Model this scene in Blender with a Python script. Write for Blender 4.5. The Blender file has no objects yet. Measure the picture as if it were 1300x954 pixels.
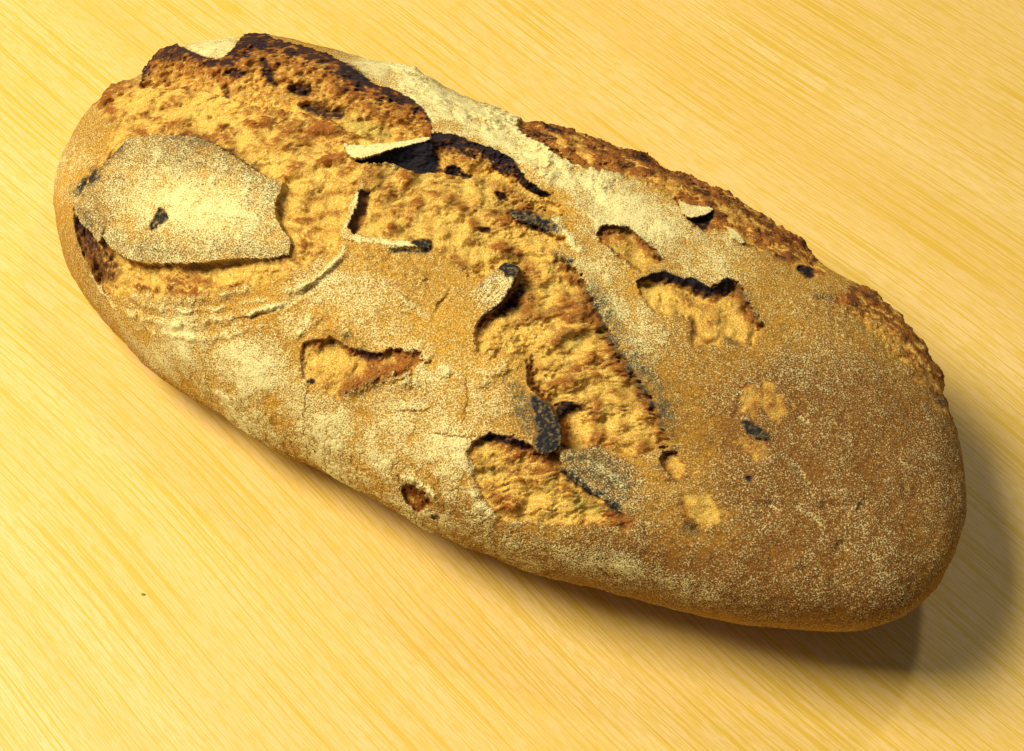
import bpy, math, numpy as np
from mathutils import Vector

# ------------------------------------------------------------------ camera
SC = bpy.context.scene
W, H = 1300.0, 954.0                      # pixel grid in which the outlines below were traced
FPX, PITCH, DIST = 2528.0, math.radians(55.0), 0.755
FW = np.array([0, math.cos(PITCH), -math.sin(PITCH)])
UPV = np.array([0, math.sin(PITCH), math.cos(PITCH)])
RT = np.array([1.0, 0, 0])
CAM = np.array([0, 0, 0.03]) - FW * DIST
PX = DIST / FPX                           # metres per traced pixel at the loaf

cam = bpy.data.objects.new('camera', bpy.data.cameras.new('camera'))
SC.collection.objects.link(cam)
cam.location = CAM
cam.rotation_euler = (math.pi / 2 - PITCH, 0, 0)
cam.data.sensor_width = 36.0
cam.data.lens = FPX / W * 36.0
cam.data.clip_start, cam.data.clip_end = 0.01, 50
SC.camera = cam

# ------------------------------------------------------------------ light
SC.view_settings.view_transform = 'Standard'
SC.view_settings.look = 'None'
SC.view_settings.exposure = 0.0
SC.view_settings.gamma = 1.0
wd = bpy.data.worlds.new('World'); SC.world = wd; wd.use_nodes = True
bg = wd.node_tree.nodes['Background']
bg.inputs[0].default_value = (0.62, 0.70, 1.0, 1)
bg.inputs[1].default_value = 0.15

def area_light(name, loc, target, size, energy, col):
    ld = bpy.data.lights.new(name, 'AREA'); ld.shape = 'SQUARE'; ld.size = size
    ld.energy = energy; ld.color = col
    o = bpy.data.objects.new(name, ld); SC.collection.objects.link(o)
    o.location = loc
    o.rotation_euler = (Vector(target) - Vector(loc)).to_track_quat('-Z', 'Y').to_euler()
    return o
area_light('key_softbox', (-0.86, 0.10, 1.34), (0, 0, 0.03), 0.72, 40.0, (1.0, 0.91, 0.72))
area_light('back_softbox', (0.40, 0.50, 1.10), (0, 0, 0.03), 0.08, 1.9, (1.0, 0.92, 0.74))

# ------------------------------------------------------------------ numeric helpers
RES = 1.0                                  # mesh density factor
def sstep(a, b, x):
    t = np.clip((x - a) / (b - a), 0, 1); return t * t * (3 - 2 * t)
def lerp(a, b, t): return a + (b - a) * t

def _hash(i, j, seed):
    h = (i.astype(np.int64) * 374761393 + j.astype(np.int64) * 668265263 + seed * 974634533) & 0xffffffff
    h = ((h ^ (h >> 13)) * 1274126177) & 0xffffffff
    h = h ^ (h >> 16)
    return (h & 0xffff).astype(np.float32) * (2 * math.pi / 65536.0)
def noise2(x, y, seed=0):
    xi = np.floor(x); yi = np.floor(y); fx = (x - xi).astype(np.float32); fy = (y - yi).astype(np.float32)
    xi = xi.astype(np.int64); yi = yi.astype(np.int64)
    sx = fx * fx * fx * (fx * (fx * 6 - 15) + 10); sy = fy * fy * fy * (fy * (fy * 6 - 15) + 10)
    def g(di, dj):
        a = _hash(xi + di, yi + dj, seed)
        return np.cos(a) * (fx - di) + np.sin(a) * (fy - dj)
    n0 = g(0, 0) * (1 - sx) + g(1, 0) * sx
    n1 = g(0, 1) * (1 - sx) + g(1, 1) * sx
    return (n0 * (1 - sy) + n1 * sy) * 1.5
def fbm(x, y, s, seed, octv=3, gain=0.5):
    out = 0; a = 1.0
    for k in range(octv):
        out = out + a * noise2(x / s, y / s, seed + 31 * k); s *= 0.5; a *= gain
    return out

def chaikin(p, closed=True, n=2):
    p = np.array(p, float)
    for _ in range(n):
        q = np.roll(p, -1, 0) if closed else p[1:]
        b = p if closed else p[:-1]
        r = np.empty((len(b) * 2, 2)); r[0::2] = b * .75 + q * .25; r[1::2] = b * .25 + q * .75
        if not closed: r = np.vstack([p[:1], r, p[-1:]])
        p = r
    return p
def seg_dist(P, x, y, closed):
    Q = np.roll(P, -1, 0) if closed else P[1:]
    B = P if closed else P[:-1]
    best = np.full(x.shape, 1e9, np.float32); tt = np.zeros(x.shape, np.float32)
    ln = np.hypot(*(Q - B).T); cum = np.concatenate([[0], np.cumsum(ln)]); tot = cum[-1]
    for k in range(len(B)):
        dx, dy = Q[k] - B[k]; L = dx * dx + dy * dy + 1e-9
        t = np.clip(((x - B[k, 0]) * dx + (y - B[k, 1]) * dy) / L, 0, 1)
        d = (x - B[k, 0] - t * dx) ** 2 + (y - B[k, 1] - t * dy) ** 2
        m = d < best
        best = np.where(m, d, best); tt = np.where(m, (cum[k] + t * ln[k]) / tot, tt)
    return np.sqrt(best), tt
def inside(P, x, y):
    c = np.zeros(x.shape, bool); Q = np.roll(P, -1, 0)
    for a, b in zip(P, Q):
        if a[1] == b[1]: continue
        k = ((a[1] > y) != (b[1] > y)) & (x < (b[0] - a[0]) * (y - a[1]) / (b[1] - a[1]) + a[0])
        c ^= k
    return c

# ------------------------------------------------------------------ base loaf: plan outline fitted to the traced silhouette
SIL = [(67,269),(69,235),(75,208),(84,184),(99,158),(112,140),(127,121),(146,116),(164,116),(178,110),(184,85),(191,69),(215,59),(240,58),(269,55),
 (301,51),(316,44),(337,45),(350,49),(378,56),(407,63),(435,71),(463,77),(494,80),(508,82),(525,88),(537,100),(565,112),(599,125),(633,142),(661,155),
 (684,157),(707,156),(724,164),(763,178),(791,186),(820,200),(854,215),(871,226),(896,233),(927,249),(953,264),(992,288),(1009,304),(1035,330),
 (1049,348),(1072,364),(1086,371),(1100,372),(1117,387),(1134,399),(1148,413),(1168,433),(1179,450),(1190,472),(1198,497),(1204,520),(1210,540),(1216,560),
 (1222,585),(1226,615),(1227,640),(1222,675),(1212,703),(1200,733),(1184,755),(1168,772),(1146,785),(1121,794),(1097,797),(1060,796),(1008,793),(961,790),
 (931,786),(900,780),(847,767),(805,755),(762,746),(728,740),(700,733),(663,721),(621,706),(578,688),(548,674),(500,649),(449,619),(407,595),(378,580),
 (350,566),(305,541),(268,516),(242,498),(217,477),(191,454),(163,428),(135,393),(107,363),(92,338),(78,304)]
def project(P):
    d = P - CAM; z = d @ FW
    return W / 2 + FPX * (d @ RT) / z, H / 2 - FPX * (d @ UPV) / z
def unproject(u, v, z):
    d = FW * FPX + RT * (u - W / 2) - UPV * (v - H / 2)
    return CAM + d * ((z - CAM[2]) / d[2])

LP0 = unproject(645, 428, 0.03)
NT, NR = 360, 240
ZEQ, ZTOP = 0.035, 0.081
TH = np.arange(NT) / NT * 2 * math.pi
R1 = np.linspace(0, 1, NR)
def profile():
    # (rho, z) fractions along one ray: dome, belly, tuck under, flat bottom
    t = np.linspace(0, 1, 4000)
    n = 2.35
    a = t * math.pi / 2
    rho = np.sin(a) ** (2 / n); z = np.cos(a) ** (2 / n)
    b = np.linspace(0, 1, 2000)
    rho2 = 1 - 0.25 * b ** 2.0; z2 = -b
    rho3 = np.linspace(0.75, 0.05, 600); z3 = np.full(600, -1.0)
    return np.concatenate([rho, rho2, rho3]), np.concatenate([z, z2, z3])
PR, PZ = profile()
def base_table(P):
    """P: plan radius per theta -> (NT,NR,3)"""
    out = np.empty((NT, NR, 3))
    for i in range(NT):
        # loaf is a bit lower at its right end and fuller on the left
        zq = ZEQ + .013 * math.cos(TH[i] - math.radians(-25)); zt = ZTOP - zq
        rad = PR * P[i]; zz = np.where(PZ > 0, zq + PZ * zt, zq + PZ * (zq - 0.0006))
        s = np.concatenate([[0], np.cumsum(np.hypot(np.diff(rad), np.diff(zz)))])
        kb = len(PR) - 600
        s = s / s[kb - 1] * 0.93
        s[kb:] = np.linspace(0.93, 1, 600)
        r = np.interp(R1, s, rad); z = np.interp(R1, s, zz)
        out[i, :, 0] = LP0[0] + r * math.cos(TH[i]); out[i, :, 1] = LP0[1] + r * math.sin(TH[i]); out[i, :, 2] = z
    return out
def smooth_circ(a, k):
    w = np.hanning(2 * k + 3)[1:-1]; w /= w.sum()
    return np.convolve(np.concatenate([a[-k:], a, a[:k]]), w, 'valid')
CU, CV = 645.0, 421.0
sil = chaikin(SIL, True, 1)
sa = np.arctan2(-(sil[:, 1] - CV), sil[:, 0] - CU); sr = np.hypot(sil[:, 0] - CU, sil[:, 1] - CV)
o = np.argsort(sa); sa = sa[o]; sr = sr[o]
def target_r(a):
    return np.interp(a, np.concatenate([sa - 2 * math.pi, sa, sa + 2 * math.pi]), np.tile(sr, 3))
P = np.full(NT, 0.11)
for it in range(40):
    T = base_table(P)
    u, v = project(T)
    ang = np.arctan2(-(v - CV), u - CU); rr = np.hypot(u - CU, v - CV)
    # silhouette radius as a function of image angle
    ks = np.argmax(rr, 1); ii = np.arange(NT)
    am, rm = ang[ii, ks], rr[ii, ks]
    rat = target_r(am) / rm
    P = P * (1 + 0.8 * (rat - 1))
    P = smooth_circ(P, 4 if it > 10 else 8)
T = base_table(P)
Tu, Tv = project(T)

# normals of the table
dth = np.roll(T, -1, 0) - np.roll(T, 1, 0); dr = np.gradient(T, axis=1)
TN = np.cross(dr, dth); TN /= np.linalg.norm(TN, axis=2, keepdims=True) + 1e-12
TN[:, 0] = (0, 0, 1)
# unfolded pixel coordinates: past the silhouette the map goes on outwards by arc length
rr = np.hypot(Tu - CU, Tv - CV); ks = np.argmax(rr, 1)
arc = np.concatenate([np.zeros((NT, 1)), np.cumsum(np.linalg.norm(np.diff(T, axis=1), axis=2), 1)], 1)
UU = Tu.copy(); VV = Tv.copy()
for i in range(NT):
    k = ks[i]
    d = np.array([Tu[i, k] - CU, Tv[i, k] - CV]); d /= np.linalg.norm(d)
    e = (arc[i, k:] - arc[i, k]) / PX
    UU[i, k:] = Tu[i, k] + d[0] * e; VV[i, k:] = Tv[i, k] + d[1] * e
ST = np.stack([np.cos(TH)[:, None] * arc / PX, np.sin(TH)[:, None] * arc / PX], 2)
TAB = np.concatenate([T, TN, UU[..., None], VV[..., None], ST], 2).astype(np.float32)

NA, NB = int(1320 * RES), int(860 * RES)
ga = np.linspace(-1, 1, NA); gb = np.linspace(-1, 1, NB)
A, B = np.meshgrid(ga, gb)
# square -> disc, then to (theta, r); the plan's long axis follows the loaf
AX = math.radians(-27)
da = A * np.sqrt(1 - B * B / 2); db = B * np.sqrt(1 - A * A / 2)
rad = np.clip(np.hypot(da, db), 0, 1); the = np.arctan2(db, da) + AX
ft = (the / (2 * math.pi) * NT) % NT; i0 = np.floor(ft).astype(int) % NT; i1 = (i0 + 1) % NT; wt = (ft - np.floor(ft))[..., None].astype(np.float32)
fr = rad * (NR - 1); j0 = np.clip(np.floor(fr).astype(int), 0, NR - 2); wr = (fr - j0)[..., None].astype(np.float32)
G = (TAB[i0, j0] * (1 - wt) + TAB[i1, j0] * wt) * (1 - wr) + (TAB[i0, j0 + 1] * (1 - wt) + TAB[i1, j0 + 1] * wt) * wr
G = G.reshape(-1, 10)
POS = G[:, 0:3].astype(float); NRM = G[:, 3:6].astype(float); NRM /= np.linalg.norm(NRM, axis=1, keepdims=True)
U = G[:, 6].copy(); V = G[:, 7].copy(); S = G[:, 8]; Tt = G[:, 9]
RADV = rad.reshape(-1)
N = len(U)

# ------------------------------------------------------------------ noises on the crust
n40 = fbm(S, Tt, 90, 1, 3); n14 = fbm(S, Tt, 16, 2, 3, 0.6); n7 = fbm(S, Tt, 7, 3, 2, 0.6); n3 = noise2(S / 3.0, Tt / 3.0, 4)
rid = 1 - np.abs(fbm(S + 4 * n14, Tt + 4 * n7, 13, 7, 2, 0.6)) * 2
pits = sstep(0.35, 0.8, noise2(S / 6.0, Tt / 6.0, 9) + 0.3 * n3)
bigp = sstep(0.30, 0.75, fbm(S, Tt, 20, 10, 2))
grain = noise2(S / 1.9, Tt / 1.9, 12)
n28 = fbm(S, Tt, 34, 13, 2)
rdg = 1 - 2 * np.abs(fbm(S + 5 * n14, Tt + 5 * n28, 11, 15, 2, 0.55))       # crumpled ridges
def fibre(ang, ls, lc, seed):
    a = math.radians(ang); x = U * math.cos(a) + V * math.sin(a); y = -U * math.sin(a) + V * math.cos(a)
    y = y + 5 * n14 + 3 * n28
    return noise2(x / ls, y / lc, seed) + .5 * noise2(x / ls * 2, y / lc * 2, seed + 5)
fib = {33: fibre(33, 24, 5, 41), 100: fibre(100, 16, 4.5, 43), -8: fibre(-8, 26, 6, 45), 12: fibre(12, 30, 6, 47)}
strand = {k: sstep(.25, .85, fibre(k + 10 * (k > 50), 15, 2.4, 61 + abs(k))) for k in (33, 100, -8, 12)}
UW = U + 2.0 * n14 + 1.0 * n7; VW = V + 2.0 * fbm(S, Tt, 15, 21, 3, 0.6) + 1.0 * noise2(S / 5, Tt / 5, 23)
UL = U + 1.0 * n14 + .5 * n7; VL = V + 1.0 * fbm(S, Tt, 15, 21, 2, 0.6)

hgt = 3.0 * n40 + 0.7 * n14 + 0.25 * n7      # in traced pixels
flour = np.zeros(N, np.float32)
bake = np.zeros(N, np.float32)               # 0 pale gold, 1 deep brown
char_shade = np.zeros(N, np.float32)  # burnt crust; also shade painted into hollows under lips
crumb = np.zeros(N, np.float32)
red = np.zeros(N, np.float32)
pid = np.full(N, -1, np.int32)               # part of the loaf that owns the vertex
PARTS = []

def box(pts, pad, x=None, y=None):
    x = U if x is None else x; y = V if y is None else y
    p = np.array(pts, float)
    return np.nonzero((x > p[:, 0].min() - pad) & (x < p[:, 0].max() + pad) & (y > p[:, 1].min() - pad) & (y < p[:, 1].max() + pad))[0]

# flour laid on by soft blobs, heavier on the front flank to offset light falloff (u, v, ru, rv, angle, amount)
def blob(u, v, ru, rv, ang, amt, arr, mode='max'):
    a = math.radians(ang); dx = U - u; dy = V - v
    p = (dx * math.cos(a) + dy * math.sin(a)) / ru; q = (-dx * math.sin(a) + dy * math.cos(a)) / rv
    w = np.exp(-(p * p + q * q)) * amt
    if mode == 'max': np.maximum(arr, w, out=arr)
    elif mode == 'add': arr += w
    else: arr -= w
flour += 0.16
for b in [(600,150,140,45,25,.95),(500,90,70,30,20,.95),(270,55,60,25,0,.9),(700,205,110,40,28,.95),(800,265,110,60,30,.75),(770,380,110,60,45,.62),(900,330,70,60,40,.55),
          (560,560,120,55,30,.75),(440,560,120,45,32,.75),(640,640,100,35,25,.62),(760,715,110,24,15,.6),(640,690,70,22,28,.6),(540,655,70,22,30,.65),(420,590,90,26,33,.85),(300,525,80,24,33,.75),(200,455,70,22,40,.6),(860,745,80,20,15,.45),(230,430,110,45,30,.62),(330,480,120,50,35,.72),(170,400,80,30,35,.5),
          (85,220,50,60,90,.45),(600,490,70,70,0,.45),(480,430,80,60,20,.42),(430,380,90,60,20,.5),(540,470,80,40,30,.6),(1010,440,130,70,40,.27),(920,480,90,90,0,.24),
          (380,410,25,20,0,.8),(880,215,60,30,30,.4)]:
    blob(*b, flour)
_fr = sstep(0, 60, (V - 470) - .35 * (U - 300)) * sstep(760, 640, U)
_ck = np.abs(fbm(S + 3 * n7, Tt, 17, 51, 2, .5))
flour += _fr * (.22 * fbm(S, Tt, 22, 53, 2) - .35 * np.exp(-(_ck / .07) ** 2))
hgt += _fr * (1.4 * sstep(0, .25, _ck) - 1.0)
flour *= 1 + 0.5 * n40 + .3 * n14 + .3 * n28
bake += 0.30 + 0.22 * n40 + 0.1 * n14
for b in [(1080,650,200,140,20,.62),(960,740,220,60,10,.58),(1150,560,90,110,60,.45),(960,540,170,110,20,.32),(1040,470,110,60,40,.2),(780,720,160,40,15,.45),(1000,560,120,80,0,.35),(620,690,120,30,25,.2)]:
    blob(*b, bake, 'add')
for b in [(560,400,120,60,20,.25),(870,600,60,50,0,.2)]:
    blob(*b, bake, 'sub')

# ------------------------------------------------------------------ torn openings
def tear(pts, rims=(), depth=14, soft=12, cave=10, cavew=14, label=None, rough=1.0, brown=0.35, green=0.2, own=True, jag=1.0, rimchar=0.5, rimw=8, lip=2.5, run=45, fib_=None, amt=1.0):
    """opening in the crust: deep and sharp under each rim, running out flat at the other sides"""
    C = chaikin(pts, True, 1)
    ix = box(C, 45)
    x = lerp(U[ix], UW[ix], jag); y = lerp(V[ix], VW[ix], jag)
    d, _ = seg_dist(C, x, y, True)
    sd = np.where(inside(C, x, y), -d, d)
    dr = np.full(len(ix), 1e3, np.float32)
    for r in rims:
        q, _ = seg_dist(chaikin(r, False, 1), x, y, False); dr = np.minimum(dr, q)
    near = np.exp(-(dr / 15.0) ** 2)
    w = lerp(soft, 2.2, near)
    sdn = sd + near * (.9 * n7[ix] + .3 * n3[ix] + 2.6 * n14[ix]) + (1 - near) * soft * (0.75 * n14[ix] + 0.45 * n7[ix])
    m = np.clip(0.5 - sdn / w, 0, 1); m = m * m * (3 - 2 * m) * amt
    # torn crust edge stands proud along the rim
    hgt[ix] += lip * np.exp(-np.maximum(sd, 0) / 9.0) * near * (sd > -2)
    edge = sstep(0, 34, -sd)
    ramp = sstep(-0.1, 1, dr / (9.0 * (1 + .9 * n14[ix] + .5 * n7[ix]).clip(.35, 2.2)))
    hc = (-depth * np.maximum(np.exp(-dr / run), 0.55 * edge) - cave * np.exp(-dr / cavew)) * lerp(.22, 1, ramp) - 1.0
    f = 0 if fib_ is None else fib[fib_][ix]
    k = rough * sstep(-1, 9, -sd + 6 * near)
    hc = hc + k * (9.0 * n28[ix] + 1.5 * n14[ix] + .6 * n7[ix] + .8 * (rdg[ix] - .4) + .45 * n3[ix] - 4.0 * bigp[ix] * sstep(.2, -.2, n28[ix]) + 2.6 * f)
    sf = strand[fib_ if fib_ is not None else 12][ix]
    hc = hc + 1.1 * k * sf
    hgt[ix] = lerp(hgt[ix], hc + 0.5 * hgt[ix], m)
    crumb[ix] = np.maximum(crumb[ix], m)
    up = np.clip(0.42 + 0.22 * n14[ix] + 0.10 * n7[ix] + 0.2 * (rdg[ix] - .45) + .32 * n28[ix] + .3 * n40[ix] + .5 * f, 0, 1)
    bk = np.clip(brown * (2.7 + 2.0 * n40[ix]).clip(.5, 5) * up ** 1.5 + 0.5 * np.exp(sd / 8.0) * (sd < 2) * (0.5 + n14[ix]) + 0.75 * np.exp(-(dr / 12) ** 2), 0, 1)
    bk = np.clip(bk - .22 * sf + .08, 0, 1)
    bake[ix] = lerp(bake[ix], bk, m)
    red[ix] = lerp(red[ix], green * bigp[ix] + 1.2 * green * np.clip(-n28[ix] - .1, 0, 1) + .4 * green * (1 - up), m)
    flour[ix] = lerp(flour[ix], 0, m)
    ch = rimchar * np.exp(-(dr / rimw)) * (0.75 + 0.6 * n7[ix] + 0.4 * n14[ix])
    char_shade[ix] = np.maximum(char_shade[ix], ch)
    if own:
        PARTS.append(('torn_crumb', label)); k = len(PARTS) - 1
        pid[ix[m > 0.5]] = k
        return k

def wall(rim, foot, h0, h1, char_shades=0.6, char_shade_w=0.35, label=None, own=None, colour=0.7, rough=1.3, jag=0.8):
    """torn face that drops from a rim to a foot line"""
    R = chaikin(rim, False, 1); F = chaikin(foot, False, 1)
    C = np.vstack([R, F[::-1]])
    ix = box(C, 15)
    x = lerp(U[ix], UW[ix], jag); y = lerp(V[ix], VW[ix], jag)
    ins = inside(C, x, y)
    ix = ix[ins]; x = x[ins]; y = y[ins]
    d0, t0 = seg_dist(R, x, y, False); d1, _ = seg_dist(F, x, y, False)
    t = d0 / (d0 + d1 + 1e-6)
    h = lerp(h0, h1, np.power(t, 0.9)) + rough * np.sin(np.pi * np.clip(t, 0, 1)) ** .5 * (8.0 * n28[ix] + 3.2 * n14[ix] + 1.0 * n7[ix] + 1.0 * (rdg[ix] - .4) + .5 * n3[ix] - 3 * bigp[ix] + 2.8 * fib[100][ix])
    hgt[ix] = h + 0.4 * hgt[ix] * 0
    crumb[ix] = 1; flour[ix] = 0
    c = np.clip(char_shades * (1 - sstep(char_shade_w * 0.4, char_shade_w * 1.3, t + 0.22 * n14[ix] + 0.12 * n7[ix])), 0, 1)
    char_shade[ix] = np.maximum(0, c)
    bake[ix] = np.clip(colour * (1.15 - 0.8 * t) + 0.3 * n14[ix] + 0.22 * n7[ix] + .35 * (rdg[ix] - .4) + .2 * fib[100][ix], 0, 1)
    red[ix] = 0.3 * bigp[ix]
    if own is None:
        PARTS.append(('torn_crumb', label)); own = len(PARTS) - 1
    pid[ix] = own
    return own

def stain(pts, amt, arr=None, soft=5, jag=1.0, only=None, dh=0.0, keep=0.0):
    arr = char_shade if arr is None else arr
    C = chaikin(pts, True, 1); ix = box(C, 25)
    x = lerp(U[ix], UW[ix], jag); y = lerp(V[ix], VW[ix], jag)
    d, _ = seg_dist(C, x, y, True); sd = np.where(inside(C, x, y), -d, d)
    m = np.clip(0.5 - sd / soft, 0, 1); m = m * m * (3 - 2 * m)
    a = m * amt * np.clip(0.85 + 0.5 * n7[ix] + 0.35 * n3[ix], 0, 1.2)
    arr[ix] = np.maximum(arr[ix], a)
    if dh: hgt[ix] += dh * m
    if arr is char_shade: flour[ix] *= 1 - m * (1 - keep)
    return ix, m

def line(pts, width, dh=0.0, amt_char=0, amt_bake=0, amt_flour=0, jag=0.5, taper=True, vary=0.0):
    """fold, crack or smear that follows a polyline"""
    C = chaikin(pts, False, 2); ix = box(C, width * 3 + 6)
    x = lerp(U[ix], UW[ix], jag); y = lerp(V[ix], VW[ix], jag)
    d, t = seg_dist(C, x, y, False)
    tp = np.clip(np.minimum(t, 1 - t) * 6 + 0.15, 0, 1) if taper else 1
    m = np.exp(-(d / width) ** 2) * tp * (1 + vary * (.9 * n28[ix] + .8 * n14[ix])).clip(0, 2)
    if dh: hgt[ix] += dh * m
    if amt_char: char_shade[ix] = np.maximum(char_shade[ix], amt_char * m * np.clip(.85 + .6 * n7[ix] + .5 * n14[ix], 0, 1.3))
    if amt_bake: bake[ix] = np.clip(bake[ix] + amt_bake * m, 0, 1.3)
    if amt_flour > 0: flour[ix] = np.maximum(flour[ix], amt_flour * m)
    if amt_flour < 0: flour[ix] *= 1 + amt_flour * m
    return ix, m

def flap(pts, lift, name='crust_flap', label=None, fl=0.8, bk=0.3, edge=4, jag=0.35, own=True, tilt=None, rimdrop=0, cr=0.0, sharp=False):
    """raised sheet of crust; tilt=(u0,v0,u1,v1,h0,h1) makes it rise from one side to the other"""
    C = np.array(pts, float) if sharp else chaikin(pts, True, 1); ix = box(C, 20)
    x = lerp(U[ix], UW[ix], jag); y = lerp(V[ix], VW[ix], jag)
    d, _ = seg_dist(C, x, y, True); ins = inside(C, x, y)
    ix = ix[ins]; d = d[ins]; x = x[ins]; y = y[ins]
    if tilt:
        u0, v0, u1, v1, a, b = tilt
        t = np.clip(((x - u0) * (u1 - u0) + (y - v0) * (v1 - v0)) / ((u1 - u0) ** 2 + (v1 - v0) ** 2), 0, 1)
        L = lerp(a, b, t)
    else: L = lift
    h = L + 1.5 * n40[ix] + 1.0 * n14[ix] + .3 * n7[ix] - rimdrop * np.exp(-d / edge)
    mm = sstep(0, .4, t) if tilt else np.ones(len(ix), np.float32)
    def put(arr, val): arr[ix] = lerp(arr[ix], val, mm)
    put(hgt, h); put(flour, np.clip(fl * (1 + .35 * n40[ix] + .3 * n14[ix]), 0, 1)); put(bake, np.clip(bk + .2 * n14[ix] + .1 * n7[ix], 0, 1)); put(crumb, cr); put(char_shade, 0); put(red, 0)
    if own:
        PARTS.append((name, label)); pid[ix] = len(PARTS) - 1
        return len(PARTS) - 1

# ---- crust folds first (they stay on the crust)
for pts, w, dh, fl in [
    ([(140,392),(177,404),(220,412),(259,410),(296,401),(344,393),(400,372)], 6, 3.5, .6),
    ([(150,402),(190,424),(250,432),(300,424),(350,410)], 5, 2.5, .7), ([(170,385),(215,396),(265,396),(310,386),(352,376)], 4, 2.6, .55), ([(145,385),(180,398),(230,405)], 2.2, -3, 0), ([(300,408),(340,398),(380,380),(410,355)], 3, -3, 0), ([(150,365),(170,390),(220,414)], 3, -2.5, 0), ([(113,345),(130,372),(150,395)], 3, 2.5, .5),
    ([(133,372),(170,378),(245,384),(300,372),(360,352),(410,336)], 7, 3.0, .35),
    ([(440,306),(470,330),(520,345),(560,352)], 18, 3.0, .0),
    ([(372,400),(382,412),(380,428)], 7, 5.0, .8), ([(392,402),(420,410),(450,420)], 14, 4, .35),
    ([(470,175),(520,170),(556,166)], 10, 3, .9),
    ([(505,84),(520,92),(540,112),(580,140),(640,168)], 9, 4, .95), ([(497,84),(497,98),(490,108)], 4, -3, .0),
    ([(500,96),(530,130),(560,160)], 8, 2.5, .9),
    ([(600,130),(660,165),(730,215),(800,245)], 14, 4, .9), ([(700,195),(690,215),(705,228)], 7, 4, .9), ([(665,205),(690,220),(700,236)], 5, 4, .85),
    ([(660,195),(680,206),(697,212)], 3, -2, .0), ([(730,235),(765,262),(790,272)], 7, -3.0, .0), ([(720,255),(760,285),(800,300)], 8, 3, .8),
    ([(548,404),(562,385),(573,368)], 3, -2.5, .0), ([(535,455),(565,470),(592,480)], 9, 3, .7), ([(500,375),(530,395),(548,408)], 8, 2.5, .6),
    ([(610,498),(633,492),(650,474)], 3, -2, .0), ([(600,490),(640,470),(665,460)], 9, 3, .2),
    ([(440,498),(470,482),(510,482),(535,486)], 10, 4.5, .1), ([(835,398),(842,405),(848,420)], 2, -2.5, 0),
    ([(505,607),(528,607),(545,622),(556,640)], 5, 4, .8), ([(585,600),(600,625),(612,650),(640,662)], 6, 2.5, .6),
    ([(720,330),(760,380),(800,455),(850,550)], 9, 3, 0), ([(700,275),(720,298),(740,325)], 8, 3, .8),
    ([(1060,378),(1090,398),(1130,430),(1180,480)], 14, 2, 0), ([(1040,640),(1080,650)], 8, -2.5, 0), ([(960,650),(990,640)], 12, -3, 0),
    ([(1090,640),(1108,650)], 10, -3.5, 0), ([(1060,695),(1075,702)], 8, -2, 0), ([(1150,600),(1160,640)], 12, -2, 0),
    ([(1000,690),(1020,720),(1060,735)], 12, 1.5, 0), ([(240,490),(300,505),(360,540)], 14, 2, .4)]:
    line(pts, w, dh * 1.1, amt_flour=fl, jag=1.1, vary=.9)
line([(352,374),(390,362),(407,348),(429,331),(442,305)], 5, 5, amt_flour=.85, jag=.8, vary=.35); line([(362,380),(396,368),(414,352),(436,332),(450,318)], 4, -3, amt_bake=.3, jag=.8, vary=.4)
for pts, a in [([(391,493),(388,512),(385,535)],1),([(500,523),(520,521),(543,522),(553,516)],1),([(592,478),(593,510),(591,525),(585,541)],1),([(548,549),(570,553),(588,555),(612,554)],1),
    ([(393,566),(398,570),(402,577)],.7),([(756,717),(764,724),(773,733)],1),([(816,663),(821,676),(820,690)],.6),([(1147,511),(1152,521),(1156,534)],.9),([(183,414),(186,422),(190,433)],.6),
    ([(288,408),(310,402),(344,399)],.8),([(1069,680),(1070,695),(1076,706)],.5),([(655,452),(640,470),(632,480)],.5),([(1013,760),(1015,780)],.6),([(720,683),(740,690)],.4)]:
    line(pts, .9, -1.5 * a, amt_char=0.05, amt_bake=0.9 * a, amt_flour=-1, jag=1.2)

# ---- T1, the wide opening at the left end with the tall torn face behind it
T1 = tear([(124,117),(150,108),(178,104),(231,105),(285,118),(361,130),(420,145),(440,160),(463,170),(500,178),(548,170),(548,178),(520,184),(470,191),(448,194),(456,203),(463,215),(455,240),
      (444,256),(436,285),(437,304),(402,332),(350,352),(300,366),(250,375),(190,375),(165,366),(137,376),(120,350),(107,326),(97,300),(92,272),(100,245),(112,222),(130,198),(142,175),(146,162),(137,150),(121,136)],
     rims=[[(92,272),(97,300),(107,326),(120,350)]], depth=16, soft=8, cave=3, label=None, brown=.38, green=.22, rough=1.1, rimchar=.25, fib_=12)
stain([(92,268),(104,280),(118,295),(132,300),(140,312),(150,335),(135,350),(120,345),(104,320),(96,298)], .75, bake, 10); stain([(92,268),(104,284),(118,297),(126,309),(115,318),(104,306),(96,290)], .75, char_shade, 6)
line([(120,130),(130,119),(150,114),(176,109)], 7, 6, amt_bake=.3)
stain([(92,270),(104,284),(118,297),(134,304),(142,322),(158,342),(140,362),(122,350),(106,325),(97,300)], .5, char_shade, 16, dh=-3)
for pts, a in [([(205,139),(216,128),(222,124)],.6),([(345,165),(360,158),(385,165),(400,185),(375,180)],.6),([(170,160),(178,168),(186,166)],.8),([(205,160),(235,163),(262,170)],.5),([(380,262),(410,248),(440,240)],.6),([(385,282),(412,272),(436,268)],.6),
      ([(128,124),(138,140),(146,158)],.7),([(300,190),(340,185),(372,190)],.4),([(395,300),(420,290),(435,292)],.5)]:
    line(pts, 7, -4 * a, amt_bake=.85 * a, jag=1.2)
rim1 = [(178,106),(184,84),(191,68),(215,58),(231,60),(245,66),(262,74),(280,76),(292,67),(299,58),(306,50),(316,45),(330,44),(341,47),(350,51),(378,57),(407,66),(435,78),(457,94),(474,108),(503,114),(520,125),(537,136),(549,156),(549,171)]
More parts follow.
